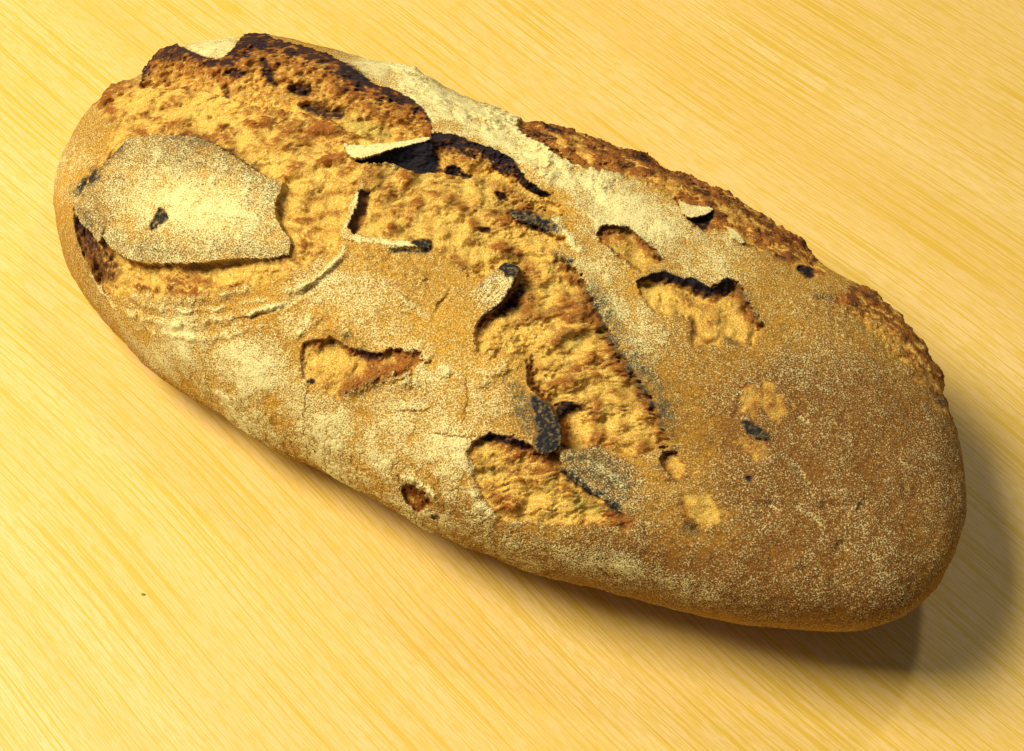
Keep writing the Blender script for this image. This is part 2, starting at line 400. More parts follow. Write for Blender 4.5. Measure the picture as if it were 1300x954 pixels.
foot1 = [(178,110),(205,112),(231,113),(265,116),(285,123),(313,132),(361,138),(400,147),(426,155),(440,166),(463,175),(491,182),(520,179),(546,174)]
W1 = wall(rim1, foot1, 4, -24, char_shades=.72, char_shade_w=.22, label='tall torn crumb face with a blackened rim', rough=1.25, colour=1.0)
for pts, a, dh in [([(328,72),(338,74),(344,88),(350,106),(343,108),(334,96)],1.0,4),([(316,50),(340,50),(342,62),(322,64)],1.0,2),([(284,88),(300,87),(314,92),(300,97),(288,97)],.85,-8),([(432,80),(446,82),(462,94),(476,110),(462,111),(446,104),(430,98)],.95,2),
      ([(362,108),(380,104),(396,108),(392,120),(370,120)],.8,-8),([(371,131),(395,126),(418,136),(437,134),(434,148),(414,150),(392,142)],.7,-9),([(195,70),(225,62),(240,66),(228,76),(200,80)],.6,0),([(505,118),(520,124),(536,138),(524,136),(510,128)],.6,0),
      ([(280,110),(287,104),(290,122),(284,124)],.7,-5),([(226,108),(238,106),(240,113),(228,114)],.5,-6),([(420,100),(440,106),(455,118),(430,118)],.5,0),([(240,72),(262,80),(285,84),(270,86),(248,80)],.5,0)]:
    stain(pts, a, char_shade, 6, dh=dh)  # black lumps stand proud, recessed hollows are coloured darker
for pts, a in [([(205,95),(212,108)],.5),([(262,86),(275,98),(285,112)],.6),([(350,64),(370,72),(400,82),(420,92)],-.6),([(350,85),(372,92)],-.4),([(300,110),(312,98),(326,96),(338,112)],-.7),([(460,130),(490,128),(520,150)],-.3)]:
    line(pts, 4, -4 * a * 1.2, amt_bake=.5 * a)
for pts in [[(490,142),(500,152)],[(480,165),(492,170)],[(520,160),(528,168)],[(462,170),(475,174)],[(505,128),(515,146)]]:
    line(pts, 4, -5, amt_char=.35)
stain([(430,148),(460,150),(490,160),(500,176),(470,176),(440,166)], .9, red, 14)
# flour-free back edge behind the rim

# ---- T3, the large opening in the middle
T3 = tear([(549,170),(576,170),(599,180),(622,193),(645,200),(661,224),(684,242),(697,250),(712,272),(700,268),(678,271),(655,267),(645,268),(655,280),(690,290),(707,300),(716,312),(702,322),(704,334),(725,337),(737,352),(753,382),(762,408),
      (776,433),(792,459),(804,481),(822,504),(833,526),(842,546),(850,561),(838,572),(815,580),(798,577),(775,573),(758,567),(741,570),(716,575),(708,566),(713,550),(708,528),(694,511),(685,504),(671,492),(668,475),(671,457),(634,449),(606,455),
      (601,430),(606,406),(633,388),(645,375),(661,342),(644,335),(620,350),(597,352),(588,342),(566,326),(549,318),(545,310),(520,306),(490,305),(465,303),(445,298),(455,270),(463,246),(462,225),(463,205),(494,192),(545,182)],
     rims=[[(648,268),(678,272),(700,282)],[(725,337),(737,352),(753,382),(762,408),(776,433),(792,459),(804,481),(822,504),(833,526),(848,556)],[(671,457),(668,475),(671,492),(685,504),(694,511),(708,528),(713,550)],[(606,406),(633,388),(645,375),(661,342)]],
     depth=15, soft=8, cave=8, cavew=9, brown=.33, green=.38, rough=1.1, rimchar=.3, rimw=5, fib_=-8)
rim3 = [(547,170),(561,168),(585,174),(604,182),(621,188),(640,195),(651,202),(656,213),(668,229),(679,236),(699,248)]
foot3 = [(528,219),(554,219),(568,221),(582,222),(599,223),(620,218),(640,228),(660,236),(690,250),(700,252)]
wall(rim3, foot3, 8, -24, char_shades=.8, char_shade_w=.42, own=T3, colour=.8, rough=1.1)
wall([(449,200),(463,203),(480,197),(494,192),(520,186),(545,181),(550,186)], [(452,206),(470,208),(490,206),(502,209),(520,215),(530,219),(554,219)], 9, -26, char_shades=1, char_shade_w=1.6, own=T3, rough=.6)  # hollow under the tongue: its shade painted black, here and next line
stain([(494,193),(545,182),(556,195),(560,219),(530,218),(505,209)], .95, char_shade, 5); stain([(560,214),(582,208),(590,220),(602,222),(596,226),(570,222)], 1.0, char_shade, 3, dh=-6)
stain([(625,192),(652,203),(650,225),(630,218),(618,200)], .9, char_shade, 5); stain([(651,214),(660,214),(672,232),(697,248),(694,252),(668,240),(656,228)], 1, char_shade, 4, dh=-5)
stain([(628,243),(640,243),(648,255),(640,254),(630,249)], .85, char_shade, 3, dh=-6); stain([(604,289),(625,288),(622,296),(612,297)], .6, char_shade, 3, dh=-5)
line([(598,230),(625,232),(650,240),(670,258)], 6, 3, amt_bake=.7)
for pts, a in [([(560,250),(590,262),(604,284),(597,300)],1),([(590,300),(610,310),(640,316),(660,312)],.7),([(525,252),(530,256),(535,262)],.6),([(640,420),(665,405),(700,395),(735,400)],.8),([(700,440),(712,425),(740,422),(752,425)],1.0),([(720,405),(745,400),(758,410)],.9),
      ([(640,400),(665,390),(690,380)],.8),([(680,470),(710,465),(740,470)],.6),([(690,490),(720,484),(730,480)],.8),([(760,500),(755,540),(758,566)],.8),([(760,490),(780,500),(800,500)],.5),([(573,322),(585,335),(592,345)],.7)]:
    line(pts, 6, 4.5 * a, amt_bake=.95 * a, jag=1.2)
stain([(646,378),(664,352),(680,362),(690,378),(672,392),(650,398),(625,404)], .7, bake, 12, dh=-5); stain([(620,402),(640,386),(656,366),(668,362),(660,384),(640,398)], .85, char_shade, 8)  # shade below the triangular flap, painted in brown and black
stain([(712,425),(735,420),(748,432),(735,445),(715,440)], .9, red, 8, dh=-6); stain([(690,360),(710,358),(706,374),(692,372)], .8, red, 6, dh=-4)
# round pocket beside the black tip
_ix = box([(708,512),(762,572)], 12); _d = np.hypot((UW[_ix] - 736) / 27, (VW[_ix] - 543) / 29)
hgt[_ix] += np.where(_d < 1, -15 * (1 - _d ** 2), 3.5 * np.exp(-((_d - 1) / .18) ** 2)); bake[_ix] = np.clip(bake[_ix] + .35 * np.exp(-((_d - 1.02) / .22) ** 2) - .1 * (_d < .7), 0, 1)
stain([(705,516),(718,508),(736,514),(744,524),(728,522),(716,530),(710,540)], .95, char_shade, 5)
# curled strips of crust
stain([(456,213),(472,203),(490,201),(503,209),(500,222),(483,235),(468,242),(458,240)], .75, bake, 6, jag=1.3, dh=7); line([(490,203),(502,209),(500,216)], 4, 2, amt_flour=.6)
wall([(456,242),(450,258),(445,274),(440,288),(441,299)], [(468,244),(468,260),(464,278),(457,292),(446,301)], 12, -14, char_shades=.7, char_shade_w=1.0, own=T3, rough=.7)
flap([(457,240),(453,244),(447,258),(441,270),(435,284),(433,298),(438,304),(446,306),(465,309),(491,313),(520,313),(545,316),(548,309),(520,306),(491,305),(465,302),(446,297),(443,292),(445,276),(451,262),(457,250)], 4, 'crust_ridge', 'thin pale curled ridge of crust with a black end', fl=.85, bk=.15, jag=1.3)
stain([(522,304),(545,303),(550,312),(547,318),(524,313)], 1.0, char_shade, 4)
line([(493,318),(520,319),(550,319)], 3, -7, amt_char=.8)
flap([(436,181),(446,186),(469,184),(491,183),(520,179),(546,174),(549,179),(520,186),(494,192),(480,197),(463,203),(448,203),(440,196)], 12, 'crust_flap', 'narrow pale tongue of crust over a dark hollow', fl=1.0, bk=.05, jag=.25)
# plate beside the opening: blackened left edge
line([(640,268),(655,270),(678,274),(700,284),(712,296)], 7, 2, amt_char=.8); stain([(650,271),(680,275),(704,288),(700,298),(680,292),(660,284)], .8, char_shade, 6)
line([(700,330),(716,329),(730,336)], 7, 2, amt_char=.85, amt_flour=-.4)
line([(736,347),(753,380),(764,408),(778,433),(794,459),(808,482),(824,504),(836,528),(850,560)], 5, 1, amt_char=.7, amt_flour=-.5); line([(596,568),(598,584),(603,604),(614,630),(624,652)], 3, -3, amt_bake=.8, amt_char=.2); line([(384,444),(384,464),(388,484)], 3, -3, amt_bake=.8, amt_char=.2)
line([(742,347),(760,380),(772,406),(786,431),(802,457),(817,480),(832,502),(846,526),(858,552)], 20, 4, amt_char=.46)

# ---- T4, opening below the black tip
T4 = tear([(609,554),(637,550),(657,557),(675,567),(692,577),(706,576),(722,605),(741,619),(761,630),(781,644),(798,658),(812,662),(806,671),(770,670),(713,662),(657,664),(628,654),(613,630),(601,600),(596,580),(600,562)],
     rims=[[(609,554),(637,550),(657,557),(675,567),(690,576)]], depth=11, soft=10, cave=6, cavew=7, brown=.5, green=.35, rough=1.0, rimchar=.5, rimw=4, fib_=-8)
stain([(609,553),(637,549),(657,556),(678,568),(676,576),(655,566),(630,561),(615,563)], .85, char_shade, 4)
for pts, a in [([(615,598),(640,592),(662,590)],.8),([(600,580),(618,588),(626,604)],.7),([(640,615),(645,600),(660,596)],.6),([(610,610),(625,618),(640,615)],.7)]:
    line(pts, 5, 3.5 * a, amt_bake=.6 * a)
stain([(716,632),(745,630),(772,650),(745,655),(720,648)], .9, red, 10, dh=-4)
flap([(708,571),(730,571),(758,566),(775,576),(798,586),(818,604),(828,622),(824,642),(810,659),(798,659),(781,645),(761,631),(741,620),(722,606),(712,589)], 0, 'crust_flap', 'dark browned flap of crust beside the black tip', fl=.35, bk=.85, jag=.6, tilt=(835,640,720,585,-1,8))
line([(712,585),(722,604),(741,618),(761,629),(781,643),(800,657)], 9, 1, amt_char=.75); stain([(710,572),(760,568),(790,590),(808,620),(800,640),(770,625),(740,606),(720,596)], .46, char_shade, 18, keep=.6)
line([(735,585),(775,600),(800,630)], 8, 1, amt_flour=.55)
# black curled tip of the crust tongue
flap([(660,492),(671,496),(685,503),(697,516),(709,533),(714,556),(708,569),(695,575),(684,576),(674,566),(680,545),(676,528),(664,512)], 0, 'crust_flap', 'black burnt curled tip of crust at the middle of the loaf', fl=.1, bk=1, jag=.7, tilt=(655,505,705,560,0,17))
stain([(668,503),(686,504),(698,518),(711,534),(714,557),(706,572),(686,577),(676,566),(683,546),(680,528)], 1.0, char_shade, 7)
stain([(640,478),(668,490),(684,520),(680,560),(658,548),(645,515)], .5, char_shade, 30, keep=.5)
# triangular flap
flap([(592,379),(604,366),(620,351),(636,336),(646,334),(661,341),(656,352),(645,374),(633,388),(606,405),(597,401)], 0, 'crust_flap', 'small triangular lifted crust flap with a black tip', fl=.5, bk=.55, jag=.4, tilt=(592,392,652,345,0,17))
stain([(630,340),(645,333),(662,341),(656,354),(640,352)], .95, char_shade, 6, keep=.2); line([(658,346),(645,374),(633,387),(608,404)], 3, 0, amt_char=.8)
line([(604,372),(632,345)], 7, 0, amt_char=.3)
for k in range(4): line([(600 + 9 * k, 398 - 5 * k),(628 + 7 * k, 356 + 4 * k)], 1.5, -1.6)

# ---- T5, T6 on the floured plate
tear([(755,296),(768,287),(781,285),(796,289),(810,298),(827,312),(843,330),(834,337),(821,343),(806,342),(785,326),(766,308)], rims=[[(755,296),(768,288),(781,286),(796,289),(810,298),(827,312),(842,329)]], depth=7, soft=6, cave=5, cavew=9, brown=.3, green=.4, rimchar=.5, rimw=8)
line([(770,312),(790,330),(812,344)], 3, 3, amt_bake=.5)
T6 = tear([(808,355),(829,348),(844,344),(854,348),(865,356),(877,352),(890,359),(905,367),(915,356),(928,354),(938,361),(944,375),(955,396),(966,408),(974,412),(961,426),(949,438),(928,430),(915,427),(903,438),(884,442),(877,440),(880,412),(873,399),(854,398),(835,398),(825,394),(815,377)],
     rims=[[(808,356),(829,348),(844,344),(854,348),(865,356),(877,352),(890,359),(905,368),(915,356),(928,354),(938,361),(944,375),(955,396),(970,410)]], depth=12, soft=6, cave=9, cavew=8, brown=.22, green=.3, rough=.9, rimchar=.5, rimw=6)
wall([(808,355),(829,347),(844,343),(854,347),(865,355),(877,351),(890,358),(905,367),(915,355),(928,353)], [(808,360),(829,361),(844,364),(863,367),(877,376),(894,386),(911,388),(916,380),(930,376)], 6, -18, char_shades=.85, char_shade_w=.75, own=T6, rough=.8)
stain([(912,368),(926,360),(932,374),(920,378)], 1, char_shade, 4); line([(936,360),(946,378),(956,396),(968,409)], 5, 0, amt_char=.5)
line([(895,410),(915,405)], 5, 3, amt_bake=.6); line([(878,405),(886,416),(880,436)], 4, -3, amt_char=.35); stain([(915,422),(928,428),(945,436),(935,442),(918,434)], .5, char_shade, 10)

# ---- small pale scabs at the right
tear([(939,496),(951,487),(969,486),(983,491),(992,505),(1004,519),(1001,528),(988,533),(969,527),(951,530),(939,523)], depth=5, soft=12, cave=0, brown=.25, green=.45, rough=.55, amt=.8)
line([(938,496),(951,487),(969,486)], 2, -2, amt_bake=.7); line([(938,500),(938,520),(930,532)], 2.5, -2, amt_bake=.8)
tear([(944,556),(960,560),(975,572),(979,582),(972,587),(950,580),(940,570)], depth=4, soft=12, cave=0, brown=.25, green=.45, rough=.5, amt=.75)
flap([(938,532),(950,534),(962,541),(977,552),(974,560),(960,556),(944,545)], 4, 'charred_speck', 'black burnt speck on the right half of the loaf', fl=0, bk=.9, jag=.8)
stain([(938,532),(950,534),(962,541),(977,552),(974,560),(960,556),(944,545)], 1.0, char_shade, 4)
stain([(946,605),(955,605),(956,613),(948,613)], .9, char_shade, 3, dh=-3)
tear([(862,622),(875,627),(893,628),(905,641),(918,656),(922,668),(900,672),(887,668),(872,655),(864,640)], depth=7, soft=9, cave=4, cavew=6, brown=.2, green=.5, rough=.6, rimchar=.25, amt=.85)
line([(862,632),(868,655),(884,671)], 5, 3, amt_bake=.6, amt_flour=-.7); line([(868,664),(880,676),(892,684)], 7, -3, amt_char=.4)
tear([(840,576),(855,571),(868,585),(873,600),(862,609),(850,606),(838,590)], rims=[[(838,590),(840,576),(855,571)]], depth=6, soft=5, cave=5, brown=.2, green=.3, rough=.7)
line([(840,606),(858,611),(876,603)], 3, 2, amt_bake=.6); stain([(842,572),(852,570),(856,578),(846,580)], .7, char_shade, 4)
for pts in [[(1010,528),(1022,536),(1030,544)],[(990,578),(1010,590),(1024,610)],[(1005,640),(1030,655),(1045,672)],[(975,640),(990,650)],[(1062,688),(1080,700)]]:
    line(pts, 4, -2.5, amt_bake=-.35, amt_flour=.45, jag=1)
stain([(1095,635),(1108,625),(1116,648),(1106,662)], .5, bake, 16)

# ---- torn bands along the back edge
T10 = tear([(654,156),(684,140),(730,150),(800,170),(880,205),(960,250),(1010,285),(1052,345),(1040,356),(1026,352),(1012,341),(984,326),(967,316),(950,314),(925,290),(908,296),(885,288),(868,272),(858,254),(840,242),(820,234),(797,223),(763,217),(735,211),(707,197),(684,180),(665,172)],
     rims=[[(665,174),(684,180),(707,197),(735,211)],[(870,252),(880,262)]], depth=5, soft=6, cave=3, brown=1.15, green=.05, rough=.8, jag=1.2, rimchar=.1, fib_=33, lip=1)
for pts, a in [([(660,160),(690,172),(708,176)],.6),([(690,160),(720,168)],.7),([(720,176),(760,190),(790,200)],.35),([(780,208),(810,212)],.4),([(800,195),(830,207)],.6),([(880,240),(905,246)],.5),([(930,256),(990,290)],.4),([(985,322),(1000,330)],.5),([(960,290),(985,300)],.4),([(700,160),(780,186),(850,218),(940,262),(1005,306),(1040,342)],.35)]:
    line(pts, 5, -2.5, amt_char=a * 1.2, amt_bake=.4)
line([(706,186),(730,178),(745,180)], 5, 2, amt_bake=-.5); line([(800,226),(850,236),(862,232)], 5, 1, amt_bake=-.4)
stain([(870,277),(888,276),(907,266),(902,284),(895,294),(880,284)], .95, char_shade, 4, dh=-6)
stain([(1010,340),(1026,337),(1038,344),(1032,355),(1022,352)], 1, char_shade, 4, dh=-7)
flap([(861,252),(866,258),(885,262),(905,264),(903,270),(888,276),(872,278),(866,270)], 7, 'crust_flake', 'pale loose flake at the back edge', fl=.85, bk=.1, jag=.4)
flap([(922,289),(934,292),(946,308),(940,312),(928,302)], 7, 'crust_flake', 'small greyish flake on the brown torn band', fl=.7, bk=.3, jag=.5)
T11 = tear([(1070,372),(1078,355),(1110,360),(1150,395),(1190,440),(1215,500),(1212,545),(1204,536),(1196,514),(1184,500),(1174,486),(1158,466),(1141,444),(1125,423),(1108,411),(1091,400),(1072,394),(1058,385)], depth=1, soft=14, cave=0, brown=1.1, green=0, rough=.6, jag=1.3, fib_=33)
_m = (pid == T10) | (pid == T11)
bake[_m] = np.clip(np.maximum(bake[_m], .62 + .3 * n14[_m] + .45 * fib[33][_m]), 0, 1)
char_shade[_m] = np.maximum(char_shade[_m], .45 * sstep(.15, .9, n28 + .5 * n14 + .5 * fib[33])[_m])
line([(665,160),(730,178),(800,202),(870,236),(940,272)], 13, 6); line([(1070,370),(1098,374),(1130,402),(1165,440),(1192,490)], 9, 6); line([(1060,392),(1100,412),(1150,470)], 7, -3)
line([(1088,372),(1104,377),(1112,386)], 6, 3, amt_char=.5); line([(1095,383),(1130,410),(1165,445),(1192,490)], 5, 1, amt_char=.35); line([(1035,376),(1050,378),(1063,382)], 3, -3, amt_bake=.9, amt_char=.2)
line([(1170,462),(1180,478)], 5, -2, amt_char=.4); line([(1188,500),(1200,520)], 4, -1, amt_char=.5)

# ---- T12, hollow at the front left
T12 = tear([(386,434),(395,430),(412,431),(426,430),(438,437),(452,443),(463,449),(486,450),(491,443),(508,443),(531,447),(540,453),(534,462),(520,476),(486,479),(469,490),(443,499),(421,504),(407,491),(392,490),(387,484),(384,461),(383,445)],
     rims=[[(386,434),(395,430),(412,431),(426,430),(438,437),(452,443),(463,449),(486,450),(491,443),(508,443),(531,447)]], depth=8, soft=9, cave=5, cavew=6, brown=.34, green=.2, rough=.8, rimchar=.35, rimw=4)
stain([(448,438),(466,446),(488,448),(484,458),(462,456),(450,448)], .7, char_shade, 5); stain([(390,478),(398,480),(400,487),(392,488)], .9, char_shade, 4)
line([(425,497),(455,485),(490,472),(525,462)], 8, 1, amt_bake=.6); line([(420,504),(450,496),(472,486),(500,477)], 6, 1, amt_char=.3, amt_flour=-.5); line([(400,424),(430,424),(455,434),(470,444)], 9, 2, amt_char=.28, amt_flour=-.5)
# ---- T13, little hole low on the front
tear([(508,619),(518,614),(533,621),(545,637),(541,649),(530,651),(516,640)], rims=[[(508,619),(518,614),(533,621),(545,637)]], depth=7, soft=3, cave=8, brown=.95, green=0, rough=.6, rimchar=.55, rimw=7)
stain([(545,655),(554,654),(560,659),(552,661)], .8, char_shade, 3, dh=-4); line([(504,603),(508,612),(510,622)], 2, -2, amt_bake=.9)
stain([(552,628),(568,640),(566,650),(556,645)], .3, char_shade, 10, keep=.5)

# ---- flap 1, the big floured plate at the left end
flap1 = flap([(96,251),(99,239),(118,231),(127,211),(143,200),(163,177),(186,173),(203,171),(248,174),(273,183),(296,197),(322,214),(339,225),(360,232),(356,248),(351,258),(351,276),(360,292),(371,309),(368,324),(350,329),(328,329),(305,329),(268,333),(234,336),(191,336),(169,332),(149,322),(138,311),(132,302),(126,309),(117,296),(104,285),(97,272)],
     9, 'crust_flap', 'broad pale floured flap of crust at the left end', fl=.92, bk=.2, jag=.5, rimdrop=.0, sharp=True)
_i = np.nonzero(pid == flap1)[0]; _w = np.exp(-(((U[_i] - 255) / 85) ** 2 + ((V[_i] - 262 - .1 * (U[_i] - 255)) / 38) ** 2))
flour[_i] = np.clip(.40 + .46 * _w + .16 * n28[_i] + .12 * n14[_i], 0, 1); hgt[_i] += 1.6 * n28[_i] + .4 * n7[_i]; char_shade[_i] = np.clip(.34 * (1 - _w) + .2 * n28[_i], 0, .36)
for pts, w, a, f in [([(97,255),(101,240),(120,229),(128,212)],12,.75,-.5),([(120,231),(140,203),(165,179)],7,.5,-.3),([(186,174),(248,177),(290,196),(340,227)],13,.42,-.35),([(100,262),(115,280),(126,300)],9,.5,-.5),([(132,302),(136,285),(133,272)],2.5,.7,-.7),([(150,190),(160,200)],6,.25,-.3),([(112,245),(128,262),(140,290)],10,.3,-.35)]:
    line(pts, w, 0, amt_char=a, amt_flour=f)
stain([(203,260),(210,268),(218,278),(206,284),(194,293),(190,287),(199,276)], .95, char_shade, 2.5, dh=-5)
for pts, dh in [([(248,239),(265,234),(282,239)],-2),([(305,231),(320,229),(334,229)],-2),([(150,230),(180,236),(215,240)],-1.2),([(230,250),(290,255),(340,260)],-1.5),([(180,222),(182,230)],-2),([(330,275),(343,290),(352,300)],-2),([(260,270),(320,280)],1.5),([(240,205),(300,225)],1.5),([(160,310),(230,322),(320,314)],1.5)]:
    line(pts, 2.2, dh, amt_bake=.35)
blob(250, 270, 100, 35, 10, .55, bake, 'sub')
bake[pid == flap1] = np.clip(bake[pid == flap1] + .12 + .4 * sstep(.1, .6, n40[pid == flap1]), 0, 1)

# ------------------------------------------------------------------ finish the relief
hgt += np.where(crumb > .5, .4 * grain, .22 * grain + .35 * flour * n3)
char_shade = np.clip(char_shade, 0, 1); bake = np.clip(bake, 0, 1); flour = np.clip(flour, 0, 1); red = np.clip(red, 0, 1)
hgt += char_shade * (1.2 * n3 + .8 * grain)
# features die out under the belly
fall = 1 - sstep(0.80, 0.9, RADV)
hgt *= fall
LEAN = -FW
c = NRM @ LEAN
w = sstep(0.10, 0.5, c)[:, None]
D = NRM * (1 - w) + LEAN * w; D /= np.linalg.norm(D, axis=1, keepdims=True)
POS = POS + D * (hgt * PX)[:, None]
POS[:, 2] = np.maximum(POS[:, 2], 0.0006)

# albedo of crust, torn crumb, toast, burnt edges and painted hollow shade (flour is dusted on in the material)
def colr(*c): return np.array(c, np.float32)
def mix(a, b, t): return a + (b - a) * t[:, None]
gold = colr(.54, .28, .028); brown = colr(.20, .082, .014); pale = colr(.77, .465, .078); toast = colr(.27, .088, .013); cream = colr(.86, .68, .24); olive = colr(.50, .38, .085); coal = colr(.011, .012, .017)
crustc = mix(gold, brown, np.clip(bake + .18 * n7 + .15 * n3, 0, 1))
crumbc = mix(pale, toast, np.clip(bake + .12 * n3 + .12 * grain, 0, 1)); crumbc = mix(crumbc, cream, .75 * sstep(.0, .8, .8 * n3 + .9 * grain + .4 * n7 - .6 * bake)); crumbc = mix(crumbc, olive, np.clip(red, 0, .85))
col = mix(crustc, crumbc, crumb)
scorch = mix(np.broadcast_to(colr(.14, .105, .048), col.shape), np.broadcast_to(colr(.10, .036, .013), col.shape), crumb)
col = mix(col, scorch, sstep(.02, .62, char_shade))
col = mix(col, coal, sstep(.46, .88, char_shade + .10 * n3 * (char_shade > .3)) * np.clip(.95 - .08 * n3 - .08 * grain, 0, 1))
flour = flour * (1 - .92 * sstep(.25, .85, char_shade))

# ------------------------------------------------------------------ materials
def mat(name):
    m = bpy.data.materials.new(name); m.use_nodes = True
    nt = m.node_tree; return m, nt, nt.nodes['Principled BSDF']
def node(nt, t, **kw):
    n = nt.nodes.new(t)
    for k, v in kw.items():
        if k in n.inputs: n.inputs[k].default_value = v
        else: setattr(n, k, v)
    return n
def math_(nt, op, a, b=None, c=None, clamp=False):
    n = nt.nodes.new('ShaderNodeMath'); n.operation = op; n.use_clamp = clamp
    for i, x in enumerate((a, b, c)):
        if x is None: continue
        if isinstance(x, (int, float)): n.inputs[i].default_value = x
        else: nt.links.new(x, n.inputs[i])
    return n.outputs[0]
def mixc(nt, fac, a, b):
    n = nt.nodes.new('ShaderNodeMix'); n.data_type = 'RGBA'
    for i, x in ((0, fac), (6, a), (7, b)):
        if isinstance(x, (int, float, tuple)): n.inputs[i].default_value = x if isinstance(x, (int, float)) else (*x, 1)
        else: nt.links.new(x, n.inputs[i])
    return n.outputs[2]
def mrange(nt, x, a, b, c=0.0, d=1.0):
    n = nt.nodes.new('ShaderNodeMapRange'); nt.links.new(x, n.inputs[0])
    for i, v in enumerate((a, b, c, d)): n.inputs[i + 1].default_value = v
    return n.outputs[0]

mb, nt, bs = mat('bread')
at = node(nt, 'ShaderNodeAttribute', attribute_name='albedo')
fl = node(nt, 'ShaderNodeAttribute', attribute_name='flour')
tc = node(nt, 'ShaderNodeTexCoord')
na = node(nt, 'ShaderNodeTexNoise', Scale=1800.0, Detail=1.5, Roughness=.6); nt.links.new(tc.outputs['Object'], na.inputs['Vector'])
nb = node(nt, 'ShaderNodeTexNoise', Scale=300.0, Detail=5.0, Roughness=.6); nt.links.new(tc.outputs['Object'], nb.inputs['Vector'])
nc = node(nt, 'ShaderNodeTexNoise', Scale=2200.0, Detail=1.0); nt.links.new(tc.outputs['Object'], nc.inputs['Vector'])
# dusting: grains of flour appear where amount + grain noise passes a threshold
s = math_(nt, 'ADD', math_(nt, 'MULTIPLY', na.outputs['Fac'], 1.6), math_(nt, 'MULTIPLY', nb.outputs['Fac'], .45))
s = math_(nt, 'ADD', s, math_(nt, 'MULTIPLY', fl.outputs['Fac'], .62))
dust = mrange(nt, s, 1.16, 1.56)
dust = math_(nt, 'MULTIPLY', dust, math_(nt, 'MINIMUM', math_(nt, 'MULTIPLY', fl.outputs['Fac'], 7.0), 1.0))
dust = math_(nt, 'MULTIPLY', dust, .90, clamp=True)
tone = math_(nt, 'MULTIPLY', mrange(nt, nc.outputs['Fac'], .3, .7, .70, 1.30), mrange(nt, na.outputs['Fac'], .3, .7, .62, 1.30))
vm = node(nt, 'ShaderNodeVectorMath', operation='SCALE'); nt.links.new(at.outputs['Color'], vm.inputs[0]); nt.links.new(tone, vm.inputs['Scale'])
cc = mixc(nt, dust, vm.outputs[0], (.80, .72, .32))
nt.links.new(cc, bs.inputs['Base Color'])
bs.inputs['Roughness'].default_value = .82
bs.inputs['Specular IOR Level'].default_value = .12
bp = node(nt, 'ShaderNodeBump', Strength=.55, Distance=.0006)
hh = math_(nt, 'ADD', math_(nt, 'MULTIPLY', na.outputs['Fac'], .8), math_(nt, 'MULTIPLY', dust, .35))
hh = math_(nt, 'ADD', hh, math_(nt, 'MULTIPLY', nc.outputs['Fac'], .3))
nt.links.new(hh, bp.inputs['Height']); nt.links.new(bp.outputs[0], bs.inputs['Normal'])

# beech veneer
mw, nt, bs = mat('beech_wood')
tc = node(nt, 'ShaderNodeTexCoord')
# slow bend of the grain
wb = node(nt, 'ShaderNodeTexNoise', Scale=2.2, Detail=1.0); nt.links.new(tc.outputs['Object'], wb.inputs['Vector'])
mp = node(nt, 'ShaderNodeMapping'); nt.links.new(tc.outputs['Object'], mp.inputs[0]); mp.inputs['Rotation'].default_value = (0, 0, math.radians(45.5))
sx = node(nt, 'ShaderNodeSeparateXYZ'); nt.links.new(mp.outputs[0], sx.inputs[0])
yy = math_(nt, 'ADD', sx.outputs[1], math_(nt, 'MULTIPLY', wb.outputs['Fac'], .06))
def grainnoise(sa, sb, detail=2.0, off=0.0, rough=.5):
    cx = node(nt, 'ShaderNodeCombineXYZ')
    nt.links.new(math_(nt, 'MULTIPLY', sx.outputs[0], sa), cx.inputs[0]); nt.links.new(math_(nt, 'MULTIPLY', yy, sb), cx.inputs[1]); cx.inputs[2].default_value = off
    n = node(nt, 'ShaderNodeTexNoise', Scale=1.0, Detail=detail, Roughness=rough); nt.links.new(cx.outputs[0], n.inputs['Vector'])
    return n.outputs['Fac']
fleck = mrange(nt, grainnoise(70, 1250, 0.0, 3.0), .52, .60)
dash = mrange(nt, grainnoise(170, 1900, 0.0, 13.0), .53, .62)
lines = mrange(nt, grainnoise(9, 1050, 0.0, 7.0), .58, .63)
band = mrange(nt, grainnoise(1.2, 30, 3.0, 1.0), .3, .7)
c1 = mixc(nt, band, (.80, .57, .21), (.75, .49, .14))
c1 = mixc(nt, math_(nt, 'MULTIPLY', fleck, .55), c1, (.70, .46, .04))
c1 = mixc(nt, math_(nt, 'MULTIPLY', dash, .45), c1, (.66, .43, .05))
c1 = mixc(nt, math_(nt, 'MULTIPLY', lines, .75), c1, (.66, .42, .025))
nt.links.new(c1, bs.inputs['Base Color'])
bs.inputs['Roughness'].default_value = .48; bs.inputs['Specular IOR Level'].default_value = .35
bp = node(nt, 'ShaderNodeBump', Strength=.15, Distance=.0003)
nt.links.new(math_(nt, 'MULTIPLY', fleck, -1.0), bp.inputs['Height']); nt.links.new(bp.outputs[0], bs.inputs['Normal'])

# ------------------------------------------------------------------ table top
def slab(name, x0, x1, y0, y1, z0, z1, bev, m):
    import bmesh
    bm = bmesh.new()
    bmesh.ops.create_cube(bm, size=1)
    for v in bm.verts: v.co = Vector(((x0 + x1) / 2 + v.co.x * (x1 - x0), (y0 + y1) / 2 + v.co.y * (y1 - y0), (z0 + z1) / 2 + v.co.z * (z1 - z0)))
    bmesh.ops.bevel(bm, geom=list(bm.edges), offset=bev, segments=3, affect='EDGES')
    me = bpy.data.meshes.new(name); bm.to_mesh(me); bm.free(); me.materials.append(m)
    ob = bpy.data.objects.new(name, me); SC.collection.objects.link(ob); return ob
table = slab('table_top', -0.75, 0.75, -0.5, 0.6, -0.028, 0.0, 0.003, mw)
table['label'] = 'pale yellow beech wood table top with fine diagonal grain under the bread'
table['category'] = 'table'

